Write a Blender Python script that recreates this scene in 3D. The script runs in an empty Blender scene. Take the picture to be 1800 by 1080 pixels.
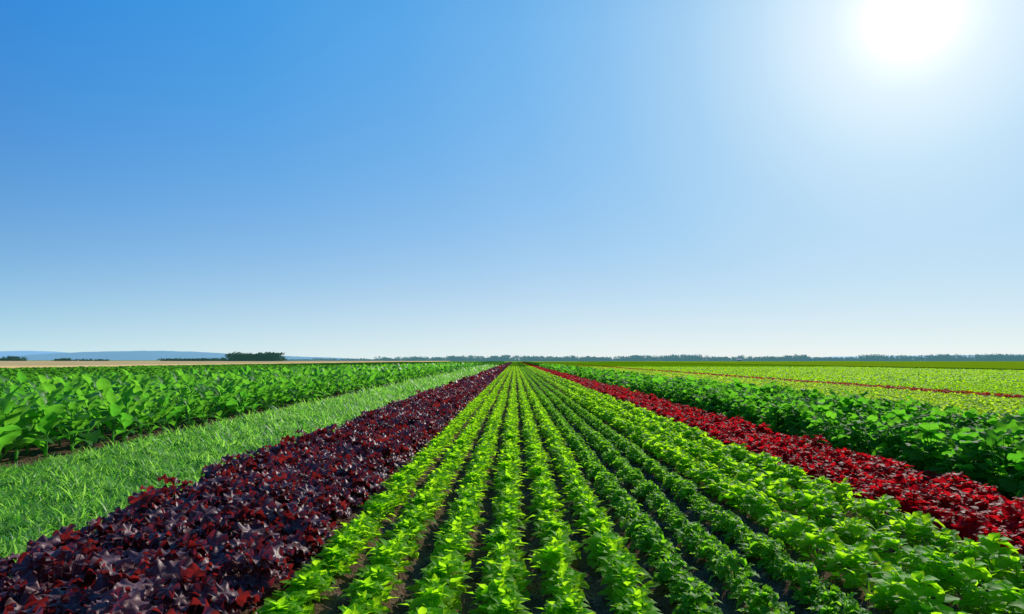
import bpy, math, numpy as np
from mathutils import Vector
rng = np.random.default_rng(7)
scene = bpy.context.scene
COL = scene.collection
CAMH = 1.6
# ------------------------------------------------------------------ templates
def grid_leaf(nv, nu, wf, fold=0.25, bend=0.8, ruffle=0.0, freq=14, ph=0.0):
    t = np.linspace(0, 1, nv + 1)
    s = np.linspace(-1, 1, nu + 1)
    tt = np.linspace(0, 1, 41)
    a = bend * tt
    cy = np.concatenate([[0], np.cumsum(np.cos(a[:-1])) / 40])
    cz = np.concatenate([[0], np.cumsum(-np.sin(a[:-1])) / 40])
    y = np.interp(t, tt, cy); z0 = np.interp(t, tt, cz)
    w = np.array([wf(q) for q in t])
    S, W = np.meshgrid(s, w)
    Y = np.repeat(y[:, None], nu + 1, 1); Z = np.repeat(z0[:, None], nu + 1, 1)
    T = np.repeat(t[:, None], nu + 1, 1)
    X = S * W
    Z = Z + fold * np.abs(X) + ruffle * W * np.abs(S) ** 2 * np.sin(T * freq + ph + (S > 0) * 1.7)
    v = np.stack([X, Y, Z], -1).reshape(-1, 3)
    uv = np.stack([(S + 1) / 2, T], -1).reshape(-1, 2)
    f = []
    for i in range(nv):
        for j in range(nu):
            a0 = i * (nu + 1) + j; b0 = a0 + 1; c0 = a0 + nu + 2; d0 = a0 + nu + 1
            f += [(a0, b0, c0), (a0, c0, d0)]
    return v, np.array(f), uv

def disc_leaf(nr, nt, lobes=5, lob=0.16, cup=0.15, ruffle=0.08, ph=0.0, rf=5, dome=0.12):
    th = np.arange(nt) / nt * 2 * math.pi          # 0 = toward tip
    R = 0.44 * (1 + lob * np.cos(lobes * th) + .02 * np.sin(11 * th + ph))
    R = R * (1 - 0.42 * np.exp(-((th - math.pi) / 0.28) ** 2))
    V = [(0, 0.42, 0.0)]
    for k in range(1, nr + 1):
        r = k / nr
        rr = R * r if k == nr else 0.44 * r + (R - 0.44) * r * r
        x = rr * np.sin(th) * 1.12; y = 0.42 + rr * np.cos(th)
        z = cup * r * 0.42 * np.abs(np.sin(th)) - dome * r ** 3 - 0.2 * r * r * 0.42 * np.clip(np.cos(th), 0, 1) \
            + ruffle * r ** 3 * np.sin(th * rf + ph) * 0.5 - 0.03 * r * np.cos(lobes * th)
        V += list(zip(x, y, z))
    F = []
    for j in range(nt):
        F.append((0, 1 + (j + 1) % nt, 1 + j))
    for k in range(nr - 1):
        a = 1 + k * nt; b = a + nt
        for j in range(nt):
            j2 = (j + 1) % nt
            F += [(a + j, a + j2, b + j2), (a + j, b + j2, b + j)]
    V = np.array(V, float)
    uv = np.stack([V[:, 0] / 0.95 + 0.5, V[:, 1] / 0.9], -1)
    return V, np.array(F), uv

def ovate(ratio, pk=0.8, pet=0.08):
    def f(t):
        if t < pet: return 0.02
        q = (t - pet) / (1 - pet)
        return max(0.012, 0.5 * ratio * math.sin(math.pi * q ** pk) ** 0.85)
    return f
def tset(fn, hi, mid, far):
    return dict(hi=[fn(*hi, k) for k in range(3)], mid=[fn(*mid, k) for k in range(3)], far=[fn(*far, k) for k in range(2)])

T_SPIN = tset(lambda nv, nu, k: grid_leaf(nv, nu, ovate(0.58, 0.78), 0.26, 0.4 + 0.4 * k, 0.14, 13, k), (7, 4), (3, 2), (2, 1))
T_BEAN = tset(lambda nv, nu, k: grid_leaf(nv, nu, ovate(0.74, 0.76), 0.18, 0.5 + 0.4 * k, 0.14, 12, k), (7, 4), (3, 2), (2, 1))
T_POT = tset(lambda nv, nu, k: grid_leaf(nv, nu, ovate(0.72, 0.8), 0.25, 0.6 + 0.5 * k, 0.28, 19, k), (7, 4), (3, 2), (2, 1))
T_RED = tset(lambda nv, nu, k: grid_leaf(nv, nu, ovate(0.60, 0.76), 0.26, 0.5 + 0.4 * k, 0.20, 14, k), (6, 4), (3, 2), (2, 1))
T_TALL = tset(lambda nv, nu, k: grid_leaf(nv, nu, ovate(0.44, 0.90, 0.14), 0.28, 0.7 + 0.55 * k, 0.16, 20, k), (12, 4), (5, 2), (3, 1))
T_PUR = tset(lambda nr, nt, k: disc_leaf(nr, nt, 5, 0.10, 0.10 + 0.15 * k, 0.24, k * 2.0, 6, .02 + .03 * k), (4, 36), (2, 14), (1, 8))
T_KALE = tset(lambda nr, nt, k: disc_leaf(nr, nt, 3, 0.05, 0.2, 0.14, k * 2.0, 5, .05), (3, 18), (2, 10), (1, 7))

# ------------------------------------------------------------------ builders
class Acc:
    def __init__(s): s.v = []; s.f = []; s.uv = []; s.t = []; s.n = 0
    def leaves(s, tmpls, pos, az, pitch, roll, sc, tint):
        N = len(az)
        if N == 0: return
        pick = rng.integers(0, len(tmpls), N)
        for k, (tv, tf, tu) in enumerate(tmpls):
            m = pick == k; n = int(m.sum())
            if n == 0: continue
            v = tv[None] * sc[m][:, None, None]
            x, y, z = v[..., 0], v[..., 1], v[..., 2]
            cr, sr = np.cos(roll[m])[:, None], np.sin(roll[m])[:, None]
            x, z = x * cr + z * sr, -x * sr + z * cr
            cp, sp = np.cos(pitch[m])[:, None], np.sin(pitch[m])[:, None]
            y, z = y * cp - z * sp, y * sp + z * cp
            ca, sa = np.cos(az[m])[:, None], np.sin(az[m])[:, None]
            X = y * ca + x * sa; Y = y * sa - x * ca
            P = np.stack([X, Y, z], -1) + pos[m][:, None, :]
            V = len(tv)
            s.v.append(P.reshape(-1, 3))
            s.f.append((tf[None] + (np.arange(n) * V)[:, None, None]).reshape(-1, 3) + s.n)
            s.uv.append(np.tile(tu, (n, 1)))
            s.t.append(np.repeat(tint[m], V))
            s.n += n * V
    def raw(s, v, f, uv=None, t=0.5):
        v = np.asarray(v, float); f = np.asarray(f)
        s.v.append(v); s.f.append(f + s.n)
        s.uv.append(np.full((len(v), 2), 0.25) if uv is None else uv)
        s.t.append(np.full(len(v), t) if np.isscalar(t) else t); s.n += len(v)
    def stalk(s, p, q, r=.004):
        p = np.array(p, float); q = np.array(q, float); V = []
        for c, rr in ((p, r), ((p + q) / 2 + [0, 0, -.005], r * .8), (q, r * .6)):
            for a in (0, 2.1, 4.2): V.append(c + [rr * math.cos(a), rr * math.sin(a), 0])
        F = []
        for b in (0, 3):
            for j in range(3):
                k = (j + 1) % 3; F += [(b + j, b + k, b + 3 + k), (b + j, b + 3 + k, b + 3 + j)]
        s.raw(V, F, t=.3)
    def mesh(s, name, mat):
        v = np.concatenate(s.v); f = np.concatenate(s.f).astype(np.int32); uv = np.concatenate(s.uv); t = np.concatenate(s.t)
        me = bpy.data.meshes.new(name)
        me.vertices.add(len(v)); me.vertices.foreach_set("co", v.astype(np.float32).ravel())
        me.loops.add(f.size); me.loops.foreach_set("vertex_index", f.ravel())
        me.polygons.add(len(f)); me.polygons.foreach_set("loop_start", np.arange(0, f.size, 3, dtype=np.int32))
        me.polygons.foreach_set("use_smooth", np.ones(len(f), bool))
        ul = me.uv_layers.new(name="UVMap"); ul.data.foreach_set("uv", uv[f.ravel()].astype(np.float32).ravel())
        at = me.attributes.new("tint", 'FLOAT', 'POINT'); at.data.foreach_set("value", t.astype(np.float32))
        me.update(calc_edges=True); me.materials.append(mat)
        return me

def add_obj(name, me, kind=None, label=None, category=None, group=None, parent=None):
    o = bpy.data.objects.new(name, me); COL.objects.link(o)
    if kind: o["kind"] = kind
    if label: o["label"] = label
    if category: o["category"] = category
    if group: o["group"] = group
    if parent: o.parent = parent
    return o

U = lambda a, b, n: rng.uniform(a, b, n)
def rosettes(acc, tm, px, py, ns, nl, R, H, L, p0, p1, skirt, psc=None, ell=1.0):
    M = len(px)
    if M == 0: return
    psc = np.ones(M) if psc is None else psc
    pt = rng.random(M)
    ra = U(0, 2 * math.pi, (M, ns)); rr = np.sqrt(rng.random((M, ns)))
    rr[:, 0] *= 0.3
    cx = px[:, None] + R * rr * np.cos(ra) * psc[:, None]
    cy = py[:, None] + R * ell * rr * np.sin(ra) * psc[:, None]
    cz = (H * (1 - 0.45 * rr ** 2) * U(0.7, 1.0, (M, ns)) - L * 0.42) * psc[:, None]
    j = np.arange(nl)
    az = ra[..., None] + j * 2.4 + U(-.4, .4, (M, ns, nl))
    pitch = p1 + (p0 - p1) * (j / max(1, nl - 1)) + U(-.2, .2, (M, ns, nl))
    sc = L * (0.6 + 0.45 * (j / max(1, nl - 1))) * U(0.75, 1.15, (M, ns, nl)) * psc[:, None, None]
    pos = np.stack([np.repeat(cx[..., None], nl, 2), np.repeat(cy[..., None], nl, 2),
                    np.repeat(cz[..., None], nl, 2) + U(-.02, .02, (M, ns, nl))], -1)
    pos[..., 2] = np.maximum(pos[..., 2], 0.02)
    tint = np.clip(0.35 * pt[:, None, None] + 0.65 * rng.random((M, ns, nl)) , 0, 1)
    acc.leaves(tm, pos.reshape(-1, 3), az.ravel(), pitch.ravel(), U(-.35, .35, az.size), sc.ravel(), tint.ravel())
    if M == 1:
        for i in range(ns): acc.stalk((px[0], py[0], -.01), (cx[0, i], cy[0, i], max(.02, cz[0, i]) + .015))
    if skirt:
        az = U(0, 2 * math.pi, (M, skirt)); r = R * U(.3, .8, (M, skirt))
        pos = np.stack([px[:, None] + r * np.cos(az), py[:, None] + r * ell * np.sin(az), H * U(.08, .55, (M, skirt))], -1)
        sc = L * U(.7, 1.05, (M, skirt)) * psc[:, None]
        tint = np.clip(0.35 * pt[:, None] + 0.5 * rng.random((M, skirt)), 0, 1)
        acc.leaves(tm, pos.reshape(-1, 3), az.ravel(), U(.1, .8, az.size), U(-.4, .4, az.size), sc.ravel(), tint.ravel())
        if M == 1:
            for i in range(skirt): acc.stalk((px[0], py[0], -.01), pos[0, i], .003)

def mound(acc, tm, px, py, n, R, H, L, p0, p1, psc=None):
    M = len(px)
    if M == 0: return
    psc = np.ones(M) if psc is None else psc
    pt = rng.random(M)
    ra = U(0, 2 * math.pi, (M, n)); rr = np.sqrt(rng.random((M, n)))
    z = H * (1 - 0.65 * rr ** 2) * U(.55, 1.0, (M, n)) * psc[:, None] - L * 0.2
    pos = np.stack([px[:, None] + (R * rr - L * .35) * np.cos(ra), py[:, None] + (R * rr - L * .35) * np.sin(ra), np.maximum(z, .03)], -1)
    az = ra + U(-.8, .8, (M, n))
    pitch = p1 + (p0 - p1) * rr + U(-.45, .45, (M, n))
    sc = L * U(.55, 1.2, (M, n)) * psc[:, None]
    tint = np.clip(0.3 * pt[:, None] + 0.7 * rng.random((M, n)), 0, 1)
    acc.leaves(tm, pos.reshape(-1, 3), az.ravel(), pitch.ravel(), U(-.6, .6, az.size), sc.ravel(), tint.ravel())
    if M == 1:
        for i in range(n):
            d = np.array([math.cos(az[0, i]) * math.cos(pitch[0, i]), math.sin(az[0, i]) * math.cos(pitch[0, i]), math.sin(pitch[0, i])])
            acc.stalk((px[0], py[0], -.01), pos[0, i] + d * sc[0, i] * .3, .004)

def talls(acc, tm, px, py, nl, H, L, psc=None):
    M = len(px)
    if M == 0: return
    psc = np.ones(M) if psc is None else psc
    j = np.arange(nl); fr = j / max(1, nl - 1)
    az = U(0, 6.28, (M, 1)) + j * 2.4 + U(-.4, .4, (M, nl))
    z = (0.08 + (H - L * .76) * fr) * np.ones((M, nl)) * psc[:, None]
    pos = np.stack([px[:, None] + .03 * np.cos(az), py[:, None] + .03 * np.sin(az), z], -1)
    pitch = .75 + .66 * fr + U(-.2, .2, (M, nl))
    sc = L * (1.0 - .25 * fr) * U(.75, 1.15, (M, nl)) * psc[:, None]
    tint = rng.random((M, nl)) * .65 + rng.random((M, 1)) * .35
    acc.leaves(tm, pos.reshape(-1, 3), az.ravel(), pitch.ravel(), U(-.5, .5, az.size), sc.ravel(), tint.ravel())
    if M == 1:
        acc.stalk((px[0], py[0], -.01), (px[0], py[0], H * .45), .03)

# ------------------------------------------------------------------ materials
def newmat(name):
    m = bpy.data.materials.new(name); m.use_nodes = True
    nt = m.node_tree; nt.nodes.clear()
    return m, nt, nt.nodes, nt.links
def mathn(N, L, op, a, b=None, clamp=False):
    n = N.new("ShaderNodeMath"); n.operation = op; n.use_clamp = clamp
    for i, q in enumerate((a, b)):
        if q is None: continue
        if isinstance(q, (int, float)): n.inputs[i].default_value = q
        else: L.new(q, n.inputs[i])
    return n.outputs[0]
def mixc(N, L, fac, a, b, bt='MIX'):
    n = N.new("ShaderNodeMix"); n.data_type = 'RGBA'; n.blend_type = bt
    for s, q in ((0, fac), (6, a), (7, b)):
        if isinstance(q, (int, float)): n.inputs[s].default_value = q
        elif isinstance(q, tuple): n.inputs[s].default_value = (*q, 1)
        else: L.new(q, n.inputs[s])
    return n.outputs[2]

def leaf_mat(name, a, b, ta, tb, tf=0.5, rough=0.55, spec=0.2, vein=None, vs=0.3, bigvar=0.35, stint=None, radial=False):
    m, nt, N, L = newmat(name)
    out = N.new("ShaderNodeOutputMaterial"); pr = N.new("ShaderNodeBsdfPrincipled"); tr = N.new("ShaderNodeBsdfTranslucent")
    mx = N.new("ShaderNodeMixShader")
    at = N.new("ShaderNodeAttribute"); at.attribute_name = "tint"
    uv = N.new("ShaderNodeUVMap"); sep = N.new("ShaderNodeSeparateXYZ"); L.new(uv.outputs[0], sep.inputs[0])
    if radial:
        ang = mathn(N, L, 'ARCTAN2', mathn(N, L, 'SUBTRACT', sep.outputs[0], 0.5), mathn(N, L, 'SUBTRACT', sep.outputs[1], 0.14))
        cs = mathn(N, L, 'COSINE', mathn(N, L, 'MULTIPLY', ang, 8.0))
        vn = mathn(N, L, 'GREATER_THAN', cs, 0.94)
    else:
        du = mathn(N, L, 'ABSOLUTE', mathn(N, L, 'SUBTRACT', sep.outputs[0], 0.5))
        mid = mathn(N, L, 'LESS_THAN', du, 0.035)
        sv = mathn(N, L, 'SINE', mathn(N, L, 'MULTIPLY', mathn(N, L, 'SUBTRACT', sep.outputs[1], mathn(N, L, 'MULTIPLY', du, 0.9)), 44.0))
        sv = mathn(N, L, 'MULTIPLY', mathn(N, L, 'GREATER_THAN', sv, 0.86), 0.6)
        vn = mathn(N, L, 'MAXIMUM', mid, sv)
    tc = N.new("ShaderNodeNewGeometry")
    nz = N.new("ShaderNodeTexNoise"); nz.inputs["Scale"].default_value = 1.3; nz.inputs["Detail"].default_value = 3
    L.new(tc.outputs["Position"], nz.inputs["Vector"])
    nz2 = N.new("ShaderNodeTexNoise"); nz2.inputs["Scale"].default_value = 60; L.new(tc.outputs["Position"], nz2.inputs["Vector"])
    fac = mathn(N, L, 'ADD', at.outputs["Fac"], mathn(N, L, 'MULTIPLY', mathn(N, L, 'SUBTRACT', nz.outputs[0], 0.5), bigvar * 2), True)
    col = mixc(N, L, fac, a, b); tcol = mixc(N, L, fac, ta, tb)
    col = mixc(N, L, mathn(N, L, 'MULTIPLY', nz2.outputs[0], 0.4), col, tuple(x * .6 for x in a))
    if vein:
        col = mixc(N, L, mathn(N, L, 'MULTIPLY', vn, vs), col, vein)
        tcol = mixc(N, L, mathn(N, L, 'MULTIPLY', vn, vs * .6), tcol, tuple(x * .4 for x in ta))
    L.new(col, pr.inputs["Base Color"]); L.new(tcol, tr.inputs["Color"])
    pr.inputs["Roughness"].default_value = rough; pr.inputs["Specular IOR Level"].default_value = spec
    if stint: pr.inputs["Specular Tint"].default_value = (*stint, 1)
    if spec > 0:
        bp = N.new("ShaderNodeBump"); bp.inputs["Strength"].default_value = 0.5; bp.inputs["Distance"].default_value = 0.003
        hgt = mathn(N, L, 'SUBTRACT', nz2.outputs[0], mathn(N, L, 'MULTIPLY', vn, 1.0))
        L.new(hgt, bp.inputs["Height"]); L.new(bp.outputs[0], pr.inputs["Normal"])
    mx.inputs[0].default_value = tf
    L.new(pr.outputs[0], mx.inputs[1]); L.new(tr.outputs[0], mx.inputs[2]); L.new(mx.outputs[0], out.inputs[0])
    return m
def matte(m):
    c = m.copy(); c.name = m.name + "_canopy"
    for n in c.node_tree.nodes:
        if n.type == 'BSDF_PRINCIPLED': n.inputs["Specular IOR Level"].default_value = 0
    return c

M_SPIN = leaf_mat("spinach_leaf", (.12, .36, .007), (.24, .49, .009), (.42, .93, .012), (.66, .99, .018), .62, .6, .10, (.34, .54, .05))
M_BEAN = leaf_mat("bean_leaf", (.12, .36, .008), (.24, .48, .010), (.44, .94, .012), (.66, .99, .02), .62, .6, .10, (.31, .50, .06))
M_POT = leaf_mat("potato_leaf", (.07, .26, .009), (.14, .36, .012), (.26, .74, .015), (.45, .88, .02), .55, .6, .12, (.22, .38, .06))
M_RED = leaf_mat("red_leaf", (.15, .003, .006), (.44, .008, .012), (.64, .006, .010), (1.0, .018, .028), .5, .6, .10, (.40, .02, .03), .3, .5)
M_RED2 = leaf_mat("dull_red_leaf", (.20, .02, .008), (.36, .04, .012), (.50, .03, .01), (.70, .06, .02), .45, .65, .04)
M_PUR = leaf_mat("purple_leaf", (.060, .018, .022), (.20, .100, .100), (.18, .010, .012), (.60, .035, .025), .28, .48, .30, (.36, .20, .20), .5, .5, stint=(1, .78, .78), radial=True)
M_KALE = leaf_mat("kale_leaf", (.035, .18, .014), (.085, .27, .020), (.14, .60, .02), (.28, .78, .03), .5, .65, .05, (.16, .32, .07), radial=True)
M_TALL = leaf_mat("beet_leaf", (.032, .175, .011), (.085, .28, .016), (.13, .60, .03), (.32, .80, .04), .5, .48, .25, (.20, .38, .10))
M_LOW = leaf_mat("low_crop_leaf", (.035, .15, .012), (.07, .22, .016), (.10, .44, .02), (.20, .58, .03), .45, .6, .05)
M_YEL = leaf_mat("lettuce_leaf", (.20, .46, .005), (.30, .58, .007), (.54, .98, .01), (.72, 1.0, .014), .5, .65, .04, None, .3, .1)
M_PALE = leaf_mat("pale_lettuce_leaf", (.22, .46, .010), (.40, .58, .02), (.58, .96, .02), (.82, .96, .05), .5, .65, .04, None, .3, .15)
M_GRASS = leaf_mat("grass_blade", (.028, .165, .010), (.19, .48, .05), (.10, .56, .02), (.54, .98, .11), .5, .40, .42)
M_OLIVE = leaf_mat("olive_crop", (.30, .50, .010), (.40, .60, .014), (.62, .92, .02), (.78, .98, .03), .4, .7, 0)
C_SPIN, C_BEAN, C_POT, C_RED, C_PUR, C_KALE, C_TALL, C_LOW, C_YEL, C_PALE, C_GRASS, C_RED2 = [matte(m) for m in (M_SPIN, M_BEAN, M_POT, M_RED, M_PUR, M_KALE, M_TALL, M_LOW, M_YEL, M_PALE, M_GRASS, M_RED2)]

def ground_mat(name, cols, scale=3.0, fine=60, bump=.6, rough=.9, dist=.02):
    m, nt, N, L = newmat(name)
    out = N.new("ShaderNodeOutputMaterial"); pr = N.new("ShaderNodeBsdfPrincipled")
    g = N.new("ShaderNodeNewGeometry")
    n1 = N.new("ShaderNodeTexNoise"); n1.inputs["Scale"].default_value = scale; n1.inputs["Detail"].default_value = 8
    n2 = N.new("ShaderNodeTexNoise"); n2.inputs["Scale"].default_value = fine; n2.inputs["Detail"].default_value = 5
    vec = g.outputs["Position"]
    L.new(vec, n1.inputs["Vector"]); L.new(vec, n2.inputs["Vector"])
    r = N.new("ShaderNodeValToRGB"); e = r.color_ramp.elements
    e[0].position = .3; e[0].color = (*cols[0], 1); e[1].position = .7; e[1].color = (*cols[-1], 1)
    if len(cols) > 2: q = e.new(.5); q.color = (*cols[1], 1)
    s = mathn(N, L, 'ADD', mathn(N, L, 'MULTIPLY', n1.outputs[0], .5), mathn(N, L, 'MULTIPLY', n2.outputs[0], .5))
    L.new(s, r.inputs[0]); L.new(r.outputs[0], pr.inputs["Base Color"])
    pr.inputs["Roughness"].default_value = rough; pr.inputs["Specular IOR Level"].default_value = 0.0
    bp = N.new("ShaderNodeBump"); bp.inputs["Strength"].default_value = bump; bp.inputs["Distance"].default_value = dist
    L.new(s, bp.inputs["Height"]); L.new(bp.outputs[0], pr.inputs["Normal"]); L.new(pr.outputs[0], out.inputs[0])
    return m
M_SOIL = ground_mat("soil", [(.045, .027, .016), (.12, .075, .047), (.24, .165, .11)], 4, 45, 1.0, .95, .05)
M_WHEAT = ground_mat("ripe_wheat", [(.52, .37, .14), (.64, .46, .20), (.72, .54, .27)], .05, 1.2, .3, .9, .1)
M_TURF = ground_mat("turf", [(.06, .17, .010), (.12, .28, .015)], 3, 40, .6)
M_FAR = ground_mat("far_farmland", [(.20, .34, .03), (.30, .42, .05)], .01, .2, .3)
def solid(name, c, rough=.8, em=None, es=0.0):
    m, nt, N, L = newmat(name)
    out = N.new("ShaderNodeOutputMaterial"); pr = N.new("ShaderNodeBsdfPrincipled")
    g = N.new("ShaderNodeNewGeometry"); n1 = N.new("ShaderNodeTexNoise"); n1.inputs["Scale"].default_value = .004 if em else 2
    n1.inputs["Detail"].default_value = 6
    L.new(g.outputs["Position"], n1.inputs["Vector"])
    L.new(mixc(N, L, n1.outputs[0], tuple(x * .8 for x in c), tuple(min(1, x * 1.2) for x in c)), pr.inputs["Base Color"])
    pr.inputs["Roughness"].default_value = rough; pr.inputs["Specular IOR Level"].default_value = .05
    if em: pr.inputs["Emission Color"].default_value = (*em, 1); pr.inputs["Emission Strength"].default_value = es  # optional constant emission imitates airlight haze, used by the hills
    L.new(pr.outputs[0], out.inputs[0]); return m

# ------------------------------------------------------------------ ground
def axis(segs):
    out = []
    for a, b, st in segs: out += list(np.arange(a, b - 1e-6, st))
    out.append(segs[-1][1]); return np.array(out)
def sheet(name, xs, ys, zf, mat, **kw):
    X, Y = np.meshgrid(xs, ys); Z = zf(X, Y)
    v = np.stack([X, Y, Z], -1).reshape(-1, 3); nx = len(xs)
    i = np.arange(len(ys) - 1)[:, None] * nx + np.arange(nx - 1)[None]
    a = i.ravel(); f = np.concatenate([np.stack([a, a + 1, a + nx + 1], -1), np.stack([a, a + nx + 1, a + nx], -1)])
    ac = Acc(); ac.raw(v, f, t=rng.random(len(v)))
    return add_obj(name, ac.mesh(name, mat), **kw)
SPX = [-1.37, -.94, -.50, -.08, .33, .74]
PTX = [1.14, 1.56, 1.98]
def gz(X, Y):
    near = np.exp(-np.maximum(Y - 12, 0) / 12)
    z = rng.normal(0, .012, X.shape) * near * (np.abs(X) < 9)
    fur = -.03 * np.cos((X + .08) / .41 * 2 * math.pi + math.pi) * ((X > -1.6) & (X < 3.6)) * near
    return z + fur - .02
gx = axis([(-6000, -1000, 1000), (-1000, -100, 100), (-100, -10, 10), (-10, -2, .25), (-2, 4, .06), (4, 10, .25), (10, 100, 10), (100, 1000, 100), (1000, 6000, 1000)])
gy = axis([(-50, 2, 10), (2, 14, .06), (14, 40, .5), (40, 200, 10), (200, 1000, 100), (1000, 7000, 1000)])
sheet("ground", gx, gy, gz, M_SOIL, kind="structure", label="bare brown soil between the crop rows", category="ground")

ac = Acc()
n = 6500
cx = U(-1.75, 3.4, n); cy = 3.5 + 12 * rng.random(n) ** 1.6
base = np.array([[1, 0, 0], [.3, .9, 0], [-.8, .5, 0], [-.7, -.7, 0], [.4, -.9, 0], [.5, .2, .6], [-.4, .3, .75], [-.1, -.5, .6]])
fc = np.array([[0, 1, 5], [1, 2, 6], [1, 6, 5], [2, 3, 6], [3, 4, 7], [3, 7, 6], [4, 0, 5], [4, 5, 7], [5, 6, 7]])
ac.leaves([(base, fc, np.full((8, 2), .3)), (base * [1, .7, .8], fc, np.full((8, 2), .3))], np.stack([cx, cy, np.full(n, -.02)], -1), U(0, 6.28, n), U(-.2, .2, n), U(-.2, .2, n), .006 + .03 * rng.random(n) ** 3, rng.random(n))
add_obj("soil_clods", ac.mesh("soil_clods", M_SOIL), kind="stuff", label="loose clods of dry brown soil", category="soil")

# ------------------------------------------------------------------ crops
def rows(xs, sp, y0, y1, jx=.03, marg=1.6):
    PX, PY = [np.zeros(0)], [np.zeros(0)]
    for x in xs:
        ys = max(y0, (abs(x) - marg) / .76)
        if ys >= y1: continue
        y = np.arange(ys, y1, sp) + U(-.15, .15, 1) * sp
        y = y + U(-.18, .18, len(y)) * sp
        PX.append(x + rng.normal(0, jx, len(y))); PY.append(y)
    return np.concatenate(PX), np.concatenate(PY)

def crop(kind, mat, tm, gen, xs, sp, y0, y1, label, category, group, stufflabel, nmax=300, jx=.03, nvar=7,
         farsp=None, midY=32, along=False, s0=.82, s1=1.15):
    px, py = rows(xs, sp, y0, midY, jx)
    vis = np.abs(px) < .757 * py + .25
    vis &= py > 3.9
    order = np.argsort(np.where(vis, py + .15 * np.abs(px), 1e9))
    k = min(nmax, int(vis.sum())); ind = order[:k]; rest = order[k:]
    metas = []
    for q in range(nvar):
        ac = Acc(); gen(ac, tm['hi'], np.zeros(1), np.zeros(1), 0, np.ones(1)); metas.append(ac.mesh(kind, mat))
    for i in ind:
        o = add_obj(kind, metas[rng.integers(nvar)], label=label, category=category, group=group)
        s = float(U(s0, s1, 1)[0]); o.location = (px[i], py[i], -.01); o.scale = (s, s, s * float(U(.9, 1.1, 1)[0]))
        rz = float(U(0, 6.28, 1)[0]) if not along else (math.pi * int(rng.integers(2)) + float(U(-.25, .25, 1)[0]))
        o.rotation_euler = (0, 0, rz)
    ac = Acc()
    rx, ry = px[rest], py[rest]
    near = ry < 14
    gen(ac, tm['hi'] if near.sum() < 250 else tm['mid'], rx[near], ry[near], 0, U(s0, s1, int(near.sum())))
    gen(ac, tm['mid'], rx[~near], ry[~near], 0, U(s0, s1, int((~near).sum())))
    fx, fy = rows(xs, farsp or sp * 1.5, midY, 70, jx)
    gen(ac, tm['far'], fx, fy, 1, U(s0, s1, len(fx)))
    if y1 > 70:
        fx, fy = rows(xs, (farsp or sp * 1.5) * 2, 70, y1, jx)
        gen(ac, tm['far'], fx, fy, 2, U(.85, 1.15, len(fx)))
    nm = kind.replace("_plant", "_crop")
    add_obj(nm, ac.mesh(nm, mat), kind="stuff", label=stufflabel, category="crop")

def g_spin(ac, tm, px, py, lod, psc):
    if lod == 0: rosettes(ac, tm, px, py, 7, 7, .105, .235, .128, .25, 1.2, 9, psc, ell=1.2)
    elif lod == 1: rosettes(ac, tm, px, py, 5, 5, .11, .235, .15, .35, 1.1, 2, psc, ell=2)
    else: rosettes(ac, tm, px, py, 5, 4, .11, .24, .19, .4, 1.1, 0, psc, ell=3)
def g_pot(ac, tm, px, py, lod, psc):
    if lod == 0: rosettes(ac, tm, px, py, 8, 6, .10, .21, .10, .1, 1.1, 9, psc, ell=1.3)
    elif lod == 1: rosettes(ac, tm, px, py, 5, 5, .10, .21, .13, .2, .9, 2, psc, ell=2)
    else: rosettes(ac, tm, px, py, 5, 4, .10, .21, .17, .3, .9, 0, psc, ell=3.2)
def g_bean(ac, tm, px, py, lod, psc):
    if lod == 0: rosettes(ac, tm, px, py, 8, 6, .135, .35, .14, .1, 1.1, 11, psc, ell=1.5)
    elif lod == 1: rosettes(ac, tm, px, py, 6, 5, .135, .35, .17, .2, .9, 3, psc, ell=1.9)
    else: rosettes(ac, tm, px, py, 6, 4, .135, .35, .21, .3, .9, 0, psc, ell=3.2)
def g_red(ac, tm, px, py, lod, psc):
    if lod == 0: rosettes(ac, tm, px, py, 7, 7, .15, .38, .155, .05, 1.1, 10, psc)
    elif lod == 1: rosettes(ac, tm, px, py, 5, 5, .16, .38, .19, .1, .9, 2, psc)
    else: rosettes(ac, tm, px, py, 3, 4, .2, .38, .30, .2, .9, 0, psc)
def g_pur(ac, tm, px, py, lod, psc):
    if lod == 0: mound(ac, tm, px, py, 46, .31, .46, .18, -.4, .6, psc)
    elif lod == 1: mound(ac, tm, px, py, 24, .31, .46, .22, -.2, .6, psc)
    else: mound(ac, tm, px, py, 13, .32, .46, .32, -.1, .7, psc)
def g_kale(ac, tm, px, py, lod, psc):
    if lod == 0: mound(ac, tm, px, py, 56, .38, .68, .23, -.3, .7, psc)
    elif lod == 1: mound(ac, tm, px, py, 30, .38, .68, .28, -.2, .7, psc)
    else: mound(ac, tm, px, py, 15, .38, .68, .4, -.1, .8, psc)
def g_tall(ac, tm, px, py, lod, psc):
    if lod == 0: talls(ac, tm, px, py, 12, 1.10, .62, psc)
    elif lod == 1: talls(ac, tm, px, py, 9, 1.10, .70, psc)
    else: talls(ac, tm, px, py, 6, 1.08, .9, psc)

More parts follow.
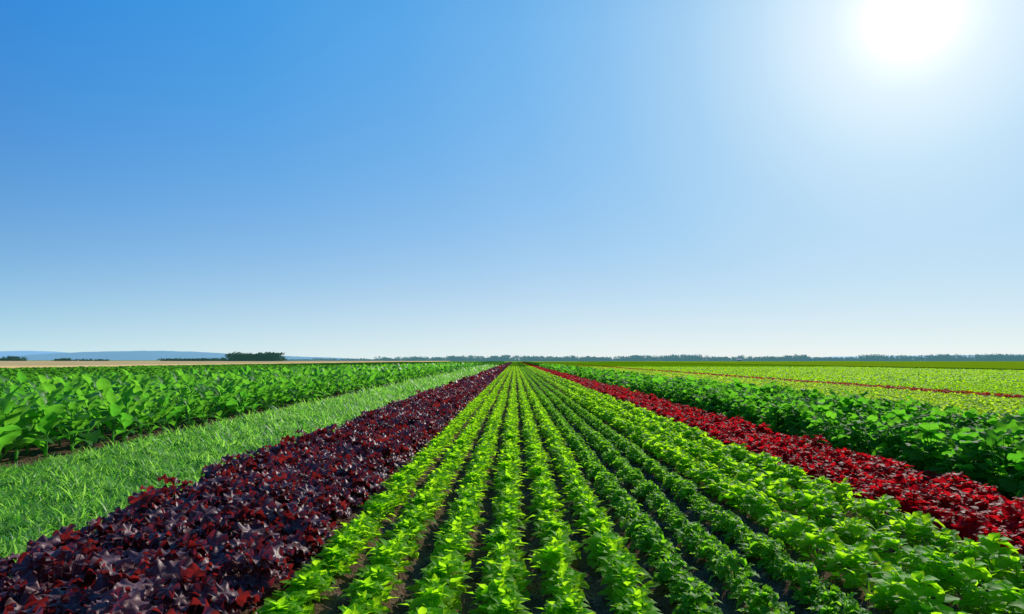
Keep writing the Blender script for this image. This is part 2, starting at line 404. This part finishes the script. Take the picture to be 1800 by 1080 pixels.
YE = 160
crop("spinach_plant", M_SPIN, T_SPIN, g_spin, SPX, .20, 3.3, YE, "bright green leafy plant in a straight soil row", "plant", "light green plants in the crop rows", "long straight rows of bright green leafy plants", jx=.015, along=True)
crop("potato_plant", M_POT, T_POT, g_pot, PTX, .21, 3.3, YE, "small dark green bushy plant in a soil row", "plant", "dark green plants in the crop rows", "long straight rows of darker green bushy plants", jx=.015, along=True)
crop("bean_plant", M_BEAN, T_BEAN, g_bean, [2.41, 2.91, 3.41], .25, 3.0, YE, "broad-leaved light green bushy plant in a dense row", "plant", "broad-leaved green bushes", "dense rows of broad-leaved light green bushes", jx=.02, along=True)
crop("red_leaf_plant", M_RED, T_RED, g_red, [3.9, 4.22, 4.54, 4.88], .31, 3.4, YE, "crimson red leafy plant in a dense bed", "plant", "crimson red plants", "dense bed of crimson red leafy plants", s0=.74, s1=1.2, farsp=.38)
crop("purple_leaf_plant", M_PUR, T_PUR, g_pur, [-1.94, -2.38, -2.84, -3.3], .35, 3.0, YE, "dark purple plant with broad lobed glossy leaves", "plant", "dark purple broad-leaved plants", "dense bed of dark purple broad-leaved plants", jx=.05, s0=.76, s1=1.14, farsp=.44)
crop("kale_plant", M_KALE, T_KALE, g_kale, [5.6, 6.25, 6.9, 7.55, 8.2, 8.85], .40, 5, YE, "dark green bush with broad rounded leaves", "plant", "dark green bushes beside the red bed", "thick band of dark green broad-leaved bushes", jx=.08)
crop("leafy_beet_plant", M_TALL, T_TALL, g_tall, list(-7.85 - .72 * np.arange(13)), .56, 8, YE, "tall green plant with long upright arching leaves", "plant", "tall long-leaved green plants", "field of tall green long-leaved plants", jx=.06, midY=36, farsp=.6, s0=.78, s1=1.15)

def stuff_rows(name, mat, tm, gen3, xs, sp, y0, label):
    ac = Acc()
    px, py = rows(xs, sp, y0, 45, .03); gen3(ac, tm['mid'], px, py, 1, U(.8, 1.2, len(px)))
    px, py = rows(xs, sp * 2, 45, YE, .03); gen3(ac, tm['far'], px, py, 2, U(.85, 1.15, len(px)))
    add_obj(name, ac.mesh(name, mat), kind="stuff", label=label, category="crop")
def g_let(ac, tm, px, py, lod, psc):
    if lod == 1: rosettes(ac, tm, px, py, 4, 4, .14, .24, .16, .4, 1.2, 2, psc, ell=1.4)
    else: rosettes(ac, tm, px, py, 3, 3, .16, .25, .28, .4, 1.1, 0, psc, ell=2.2)
def g_low(ac, tm, px, py, lod, psc):
    if lod == 1: rosettes(ac, tm, px, py, 4, 4, .25, .55, .34, .3, 1.2, 2, psc)
    else: rosettes(ac, tm, px, py, 3, 3, .35, .55, .6, .3, 1.1, 0, psc, ell=2)
stuff_rows("pale_lettuce_crop", M_PALE, T_BEAN, g_let, list(np.arange(9.7, 19.1, .45)), .27, 12, "rows of pale yellow-green lettuce")
stuff_rows("red_lettuce_crop", M_RED2, T_RED, g_let, [19.5, 19.95, 20.4], .24, 20, "narrow strip of red lettuce between yellow-green rows")
stuff_rows("yellow_lettuce_crop", M_YEL, T_BEAN, g_let, list(np.arange(20.9, 72, .60)), .29, 26, "wide field of yellow-green lettuce rows")
stuff_rows("low_green_crop", M_LOW, T_KALE, g_low, list(-17.0 - .8 * np.arange(72)), .6, 19, "flat dark green crop beyond the tall plants")

def canopy(name, x0, x1, H, mat, label, y0=150, y1=480, dx=None, ridge=None, smooth=.55):
    dx = dx or max(.2, (x1 - x0) / 90)
    xs = np.concatenate([[x0], np.arange(x0 + .02, x1 - .02, dx), [x1 - .02, x1]]); ys = np.concatenate([[y0], np.geomspace(y0 + .1, y1, 140), [y1 + .1]])
    def zf(X, Y):
        z = H * (smooth + (1 - smooth) * rng.random(X.shape))
        if ridge: z *= .55 + .45 * np.abs(np.cos(math.pi * (X - ridge[0]) / ridge[1]))
        z[:, 0] = 0; z[:, -1] = 0; z[0] = 0; z[-1] = 0
        return z
    sheet(name, xs, ys, zf, mat, kind="stuff", label=label, category="crop")
canopy("spinach_field", -1.58, .96, .23, C_SPIN, "far stretch of light green crop rows", dx=.1, ridge=(-1.36, .42))
canopy("potato_field", .96, 2.2, .21, C_POT, "far stretch of darker green rows", dx=.1, ridge=(1.14, .42))
canopy("bean_field", 2.22, 3.6, .36, C_BEAN, "far stretch of green bushes")
canopy("red_leaf_field", 3.62, 5.1, .36, C_RED, "far stretch of crimson bed")
canopy("kale_field", 5.15, 9.3, .65, C_KALE, "far stretch of dark green bushes")
canopy("purple_leaf_field", -3.6, -1.7, .42, C_PUR, "far stretch of dark purple bed")
canopy("beet_field", -16.3, -7.5, .95, C_TALL, "far stretch of tall green crop", y0=140)
canopy("low_green_field", -78, -16.8, .5, C_LOW, "flat dark green crop beyond the tall plants", y0=140)
canopy("grass_field", -7.2, -3.65, .15, C_GRASS, "far stretch of the grass strip", y0=90)
canopy("pale_lettuce_field", 9.4, 19.2, .25, C_PALE, "far stretch of pale lettuce", smooth=.8)
canopy("red_lettuce_field", 19.25, 20.55, .27, C_RED2, "far stretch of the red lettuce strip")
canopy("yellow_lettuce_field", 20.6, 72, .25, C_YEL, "far stretch of yellow-green lettuce", smooth=.8)
canopy("olive_green_field", 72.5, 620, .3, M_OLIVE, "olive green crop field reaching the trees", y0=90, y1=800, smooth=.9)
canopy("wheat_field", -950, -79, .7, M_WHEAT, "ripe tan wheat field near the horizon", y0=90, y1=900)
sheet("far_meadow", axis([(-2500, 2500, 100)]), axis([(482, 3000, 100)]), lambda X, Y: .1 + 0 * X, M_FAR, kind="structure", label="flat green farmland below the tree line", category="field")
sheet("grass_turf", axis([(-7.35, -3.55, .2)]), axis([(2, 160, 2)]), lambda X, Y: .004 + 0 * X, M_TURF, kind="structure", label="green turf under the grass strip", category="ground")
sheet("lettuce_ground", axis([(9.3, 72, 2)]), axis([(5, 160, 5)]), lambda X, Y: .004 + 0 * X, M_TURF, kind="structure", label="green ground under the lettuce rows", category="ground")

# grass strip
ac = Acc()
bl = [grid_leaf(4, 1, lambda t: .05 * (1 - t) ** .6 + .004, 0, b, 0) for b in (.8, 1.8, 2.8)]
bf = [grid_leaf(2, 1, lambda t: .06 * (1 - t) ** .6 + .006, 0, b, 0) for b in (.8, 1.8)]
def blades(n, y0, y1, L, tm):
    x = U(-7.25, -3.55, n); y = U(y0, y1, n)
    m = np.abs(x) < .78 * y + 1.6; x = x[m]; y = y[m]; n = len(x)
    c1 = np.sin(x * 8 + 2 * np.sin(y * 2.3) + 1.7 * np.sin(y * .7)) * np.sin(y * 5.1 + 1.5 * np.sin(x * 3))
    c1 = c1 * .6 + .4 * np.sin(x * 19 + 3 * np.sin(y * 6)) * np.sin(y * 17 + 2 * np.sin(x * 7))
    clump = .85 + .6 * c1
    acc_t = np.clip(rng.random(n) * .7 + .4 * c1 + .12, 0, 1)
    ac.leaves(tm, np.stack([x, y, np.zeros(n)], -1), U(0, 6.28, n), U(.25, 1.5, n), U(-1.3, 1.3, n), L * U(.5, 1.25, n) * clump, acc_t)
blades(90000, 3.5, 12, .185, bl); blades(66000, 12, 30, .24, bf); blades(36000, 30, 80, .38, bf); blades(12000, 80, 160, .7, bf)
add_obj("grass_strip", ac.mesh("grass_strip", M_GRASS), kind="stuff", label="strip of tousled green grass between crops", category="grass")

# ------------------------------------------------------------------ trees
def tree_mat(name, a, b, em, es):
    m, nt, N, L = newmat(name)
    out = N.new("ShaderNodeOutputMaterial"); pr = N.new("ShaderNodeBsdfPrincipled")
    at = N.new("ShaderNodeAttribute"); at.attribute_name = "tint"
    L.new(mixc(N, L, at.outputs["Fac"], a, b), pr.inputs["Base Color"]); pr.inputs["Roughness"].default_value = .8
    pr.inputs["Specular IOR Level"].default_value = .05
    pr.inputs["Emission Color"].default_value = (*em, 1); pr.inputs["Emission Strength"].default_value = es  # constant emission stands in for airlight between camera and trees
    L.new(pr.outputs[0], out.inputs[0]); return m
M_T1 = tree_mat("grove_foliage_haze_glow", (.02, .05, .02), (.06, .12, .04), (.03, .09, .08), .5)  # faint blue-green glow painted in as haze over the grove
M_T2 = tree_mat("foliage_haze_glow", (.03, .06, .04), (.08, .13, .07), (.08, .20, .24), .8)  # stronger glow, painted haze for the farther tree lines
quad = (np.array([[-.5, 0, 0], [.5, 0, .1], [.4, 1, 0], [-.5, .8, .15]]), np.array([[0, 1, 2], [0, 2, 3]]), np.full((4, 2), .3))
def wood(name, mat, Z, px0, px1, h0, h1, label, n=None, depth=30, cards=120, gap=0.0, under=1.0):
    ac = Acc()
    x0 = (px0 - 905) / 1200 * Z; x1 = (px1 - 905) / 1200 * Z
    n = n or max(3, int((x1 - x0) / 1.5))
    X = np.sort(U(x0, x1, n))
    env = np.clip(.5 + .35 * np.sin(X * .031 + Z) + .3 * np.sin(X * .083 + 1.3) + .2 * np.sin(X * .21), 0, 1)
    keep = rng.random(n) > gap * (env < .45); X = X[keep]; env = env[keep]; n = len(X)
    H = h0 + (h1 - h0) * (.8 * env + .2 * rng.random(n) ** 2)
    Y = Z + U(0, depth, n)
    for i in range(n):
        W = H[i] * U(.45, .8, 1)[0]
        tr = H[i] * .018 + .08; zt = H[i] * .6
        tv = [(X[i] + tr * q * math.cos(a), Y[i] + tr * q * math.sin(a), z) for z, q in ((0, 1), (zt, .4)) for a in (0, 2.1, 4.2)]
        ac.raw(tv, [(0, 1, 4), (0, 4, 3), (1, 2, 5), (1, 5, 4), (2, 0, 3), (2, 3, 5)], t=.0)
        nb = 7; ba = U(0, 6.28, nb); br = W * U(.1, .65, nb); bz = H[i] * U(.1, .82, nb)
        bi = rng.integers(0, nb, cards)
        d = rng.normal(0, 1, (cards, 3)); d /= np.linalg.norm(d, axis=1)[:, None]; rad = W * .5 * U(.5, 1.05, cards)
        pos = np.stack([X[i] + br[bi] * np.cos(ba[bi]) + d[:, 0] * rad, Y[i] + br[bi] * np.sin(ba[bi]) + d[:, 1] * rad, bz[bi] + d[:, 2] * rad * .6], -1)
        pos[:, 2] = np.clip(pos[:, 2], .1, H[i])
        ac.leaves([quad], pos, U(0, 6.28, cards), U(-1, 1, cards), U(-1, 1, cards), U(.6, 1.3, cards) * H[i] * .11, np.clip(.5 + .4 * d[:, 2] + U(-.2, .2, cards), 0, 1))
    k = int(n * 45 * under)
    if k:
        xs = X[rng.integers(0, n, k)] + rng.normal(0, 3.0, k)
        ht = h0 * (.7 + .2 * np.sin(xs * .11) * np.sin(xs * .037))
        zz = ht * rng.random(k)
        ac.leaves([quad], np.stack([xs, Z - 2 + U(0, 6, k), zz], -1), U(0, 6.28, k), U(-1, 1, k), U(-1, 1, k), U(.8, 1.6, k), U(.1, .7, k))
    add_obj(name, ac.mesh(name, mat), kind="stuff", label=label, category="trees")
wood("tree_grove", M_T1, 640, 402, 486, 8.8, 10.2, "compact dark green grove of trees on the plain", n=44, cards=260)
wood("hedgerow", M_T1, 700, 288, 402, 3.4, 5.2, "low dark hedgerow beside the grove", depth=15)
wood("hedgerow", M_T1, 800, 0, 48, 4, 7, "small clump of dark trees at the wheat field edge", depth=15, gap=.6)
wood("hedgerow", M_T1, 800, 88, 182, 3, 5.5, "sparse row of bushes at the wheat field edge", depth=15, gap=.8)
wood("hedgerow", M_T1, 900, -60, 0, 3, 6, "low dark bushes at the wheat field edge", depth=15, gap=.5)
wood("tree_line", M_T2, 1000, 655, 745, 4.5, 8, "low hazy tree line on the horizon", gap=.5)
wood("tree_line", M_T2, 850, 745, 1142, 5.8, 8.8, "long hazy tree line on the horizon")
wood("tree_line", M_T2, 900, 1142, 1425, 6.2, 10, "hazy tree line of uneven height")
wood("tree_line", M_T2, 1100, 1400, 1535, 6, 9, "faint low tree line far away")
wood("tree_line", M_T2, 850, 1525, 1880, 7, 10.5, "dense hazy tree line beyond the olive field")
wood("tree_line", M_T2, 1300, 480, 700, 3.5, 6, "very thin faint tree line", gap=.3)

def hill(name, mat, Z, px0, px1, pts, label):
    n = 90; t = np.linspace(0, 1, n)
    px = px0 + (px1 - px0) * t; X = (px - 905) / 1200 * Z
    y = np.interp(px, [p[0] for p in pts], [p[1] for p in pts])
    z = (633 - y) / 1200 * Z + CAMH + rng.normal(0, .25, n) * Z / 1200
    V = []; F = []; R = 6
    for r in range(R):
        f = r / (R - 1)
        for i in range(n): V.append((X[i], Z - 900 + 900 * f, max(-2, z[i] * math.sin(f * math.pi / 2) - 2 * (1 - f))))
    for r in range(R - 1):
        for i in range(n - 1):
            a = r * n + i; F += [(a, a + 1, a + n + 1), (a, a + n + 1, a + n)]
    ac = Acc(); ac.raw(V, F); add_obj(name, ac.mesh(name, mat), kind="structure", label=label, category="hill")
M_H1 = solid("far_hill_haze_glow", (.12, .22, .30), .9, (.22, .46, .66), .66)  # aerial haze painted in: bluish base plus constant blue emission
M_H2 = solid("near_hill_haze_glow", (.10, .18, .22), .9, (.17, .37, .52), .66)  # same painted haze for the nearer hill, slightly darker glow
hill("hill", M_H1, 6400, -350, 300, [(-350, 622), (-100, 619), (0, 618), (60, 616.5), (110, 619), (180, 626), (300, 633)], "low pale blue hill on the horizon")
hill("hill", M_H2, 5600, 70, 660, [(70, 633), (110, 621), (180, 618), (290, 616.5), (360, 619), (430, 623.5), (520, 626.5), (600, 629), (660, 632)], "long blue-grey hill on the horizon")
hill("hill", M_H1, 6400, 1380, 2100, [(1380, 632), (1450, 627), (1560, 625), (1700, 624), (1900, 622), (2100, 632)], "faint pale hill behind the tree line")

# farmhouse
def box(x0, x1, y0, y1, z0, z1):
    v = [(x, y, z) for z in (z0, z1) for x, y in ((x0, y0), (x1, y0), (x1, y1), (x0, y1))]
    f = [(0, 1, 5), (0, 5, 4), (1, 2, 6), (1, 6, 5), (2, 3, 7), (2, 7, 6), (3, 0, 4), (3, 4, 7), (4, 5, 6), (4, 6, 7)]
    return v, f
house = bpy.data.objects.new("farmhouse", None); COL.objects.link(house); hx, hy = (1297 - 905) / 1200 * 810, 810
house.location = (hx, hy, 0); house["label"] = "small white farmhouse in front of the trees"; house["category"] = "house"
def part(name, mat, items):
    ac = Acc()
    for v, f in items: ac.raw(v, f)
    me = ac.mesh(name, mat); me.polygons.foreach_set("use_smooth", np.zeros(len(me.polygons), bool))
    return add_obj(name, me, parent=house)
M_W = solid("white_render", (.8, .8, .78)); M_R = solid("pale_roof", (.62, .62, .62)); M_D = solid("dark_glass", (.15, .16, .17))
part("wall", M_W, [box(-3, 3, -2.5, 2.5, 0, 2.4)])
part("roof", M_R, [([(-3.3, -2.9, 2.35), (3.3, -2.9, 2.35), (3.3, 2.9, 2.35), (-3.3, 2.9, 2.35), (-3.3, 0, 3.3), (3.3, 0, 3.3)], [(0, 1, 5), (0, 5, 4), (2, 3, 4), (2, 4, 5), (1, 2, 5), (3, 0, 4)])])
part("door", M_D, [box(-.5, .5, -2.55, -2.51, 0, 2.0)])
part("window", M_D, [box(-2.4, -1.4, -2.55, -2.51, 1, 1.9)]); part("window", M_D, [box(1.4, 2.4, -2.55, -2.51, 1, 1.9)])

# ------------------------------------------------------------------ light + sky
el, azs = math.radians(24.1), math.radians(31.0)
sd = Vector((math.sin(azs) * math.cos(el), math.cos(azs) * math.cos(el), math.sin(el)))
sun = bpy.data.lights.new("sun", 'SUN'); sun.energy = 5.0; sun.angle = math.radians(.5); sun.color = (1, .96, .88)
so = bpy.data.objects.new("sun", sun); COL.objects.link(so); so.rotation_euler = sd.to_track_quat('Z', 'Y').to_euler(); so.location = (20, 30, 30)

w = bpy.data.worlds.new("World"); scene.world = w; w.use_nodes = True
nt = w.node_tree; N = nt.nodes; L = nt.links; N.clear()
out = N.new("ShaderNodeOutputWorld"); bg = N.new("ShaderNodeBackground"); bg.inputs[1].default_value = .115
sky = N.new("ShaderNodeTexSky"); sky.sky_type = 'NISHITA'; sky.sun_disc = False; sky.sun_elevation = el; sky.sun_rotation = azs
sky.air_density = 1.0; sky.dust_density = .3; sky.ozone_density = 1
tc = N.new("ShaderNodeTexCoord"); nrm = N.new("ShaderNodeVectorMath"); nrm.operation = 'NORMALIZE'; L.new(tc.outputs["Generated"], nrm.inputs[0])
sp = N.new("ShaderNodeSeparateXYZ"); L.new(nrm.outputs[0], sp.inputs[0])
dt = N.new("ShaderNodeVectorMath"); dt.operation = 'DOT_PRODUCT'; L.new(nrm.outputs[0], dt.inputs[0]); dt.inputs[1].default_value = sd
ramp = N.new("ShaderNodeValToRGB"); cr = ramp.color_ramp; cr.interpolation = 'LINEAR'
stops = [(0.0, (.003, .12, .5)), (.40, (.0, .185, .64)), (.50, (.0, .225, .70)), (.66, (.015, .285, .76)), (.80, (.06, .355, .81)), (.882, (.12, .425, .85)), (.93, (.20, .50, .875)), (.965, (.33, .60, .90)), (.985, (.49, .72, .93)), (.996, (.68, .83, .96)), (1.0, (.85, .92, 1))]
cr.elements[0].position = stops[0][0]; cr.elements[0].color = (*stops[0][1], 1)
cr.elements[1].position = stops[-1][0]; cr.elements[1].color = (*stops[-1][1], 1)
for p, c in stops[1:-1]: q = cr.elements.new(p); q.color = (*c, 1)
L.new(dt.outputs["Value"], ramp.inputs[0])
zc = mathn(N, L, 'MAXIMUM', sp.outputs[2], 0.0)
def hramp(a, b):
    hr = N.new("ShaderNodeValToRGB"); e = hr.color_ramp.elements
    e[0].position = .3; e[0].color = (*a, 1); e[1].position = .85; e[1].color = (*b, 1)
    L.new(dt.outputs["Value"], hr.inputs[0]); return hr.outputs[0]
h1 = mathn(N, L, 'MULTIPLY', mathn(N, L, 'EXPONENT', mathn(N, L, 'MULTIPLY', zc, -1 / .175)), .94)
h2 = mathn(N, L, 'EXPONENT', mathn(N, L, 'MULTIPLY', zc, -1 / .06))
c = mixc(N, L, h1, ramp.outputs[0], hramp((.25, .62, .84), (.66, .85, .92)))
c = mixc(N, L, h2, c, hramp((.60, .80, .84), (.80, .88, .88)))
zz = N.new("ShaderNodeMapRange"); zz.inputs[1].default_value = .45; zz.inputs[2].default_value = .95; zz.inputs[3].default_value = 0; zz.inputs[4].default_value = .6
L.new(sp.outputs[2], zz.inputs[0]); c = mixc(N, L, zz.outputs[0], c, (.02, .12, .42))
gl = N.new("ShaderNodeMapRange"); gl.inputs[1].default_value = 0; gl.inputs[2].default_value = -.05; gl.inputs[3].default_value = 0; gl.inputs[4].default_value = 1
L.new(sp.outputs[2], gl.inputs[0]); c = mixc(N, L, gl.outputs[0], c, (.06, .09, .04))
sc10 = N.new("ShaderNodeVectorMath"); sc10.operation = 'SCALE'; sc10.inputs[3].default_value = 8.7; L.new(c, sc10.inputs[0])
c2 = mixc(N, L, .03, sc10.outputs[0], sky.outputs[0])
dm = mathn(N, L, 'MAXIMUM', dt.outputs["Value"], 0.0)
glow = mathn(N, L, 'ADD', mathn(N, L, 'MULTIPLY', mathn(N, L, 'POWER', dm, 4200.0), 60.0), mathn(N, L, 'MULTIPLY', mathn(N, L, 'POWER', dm, 900.0), 2.6))
glow = mathn(N, L, 'ADD', glow, mathn(N, L, 'MULTIPLY', mathn(N, L, 'POWER', dm, 110.0), .9))
au = N.new("ShaderNodeVectorMath"); au.operation = 'SCALE'; au.inputs[0].default_value = (1, .98, .94); L.new(glow, au.inputs[3])
ad = N.new("ShaderNodeVectorMath"); ad.operation = 'ADD'; L.new(c2, ad.inputs[0]); L.new(au.outputs[0], ad.inputs[1])
L.new(ad.outputs[0], bg.inputs[0]); L.new(bg.outputs[0], out.inputs[0])

# ------------------------------------------------------------------ camera
cam = bpy.data.cameras.new("camera"); co = bpy.data.objects.new("camera", cam); COL.objects.link(co); scene.camera = co
cam.lens = 24; cam.sensor_width = 36; cam.clip_start = .05; cam.clip_end = 20000
co.location = (0, 0, CAMH); co.rotation_euler = (math.radians(90 + 4.45), 0, math.radians(.24))
scene.view_settings.view_transform = 'Standard'; scene.view_settings.look = 'None'; scene.view_settings.exposure = 0
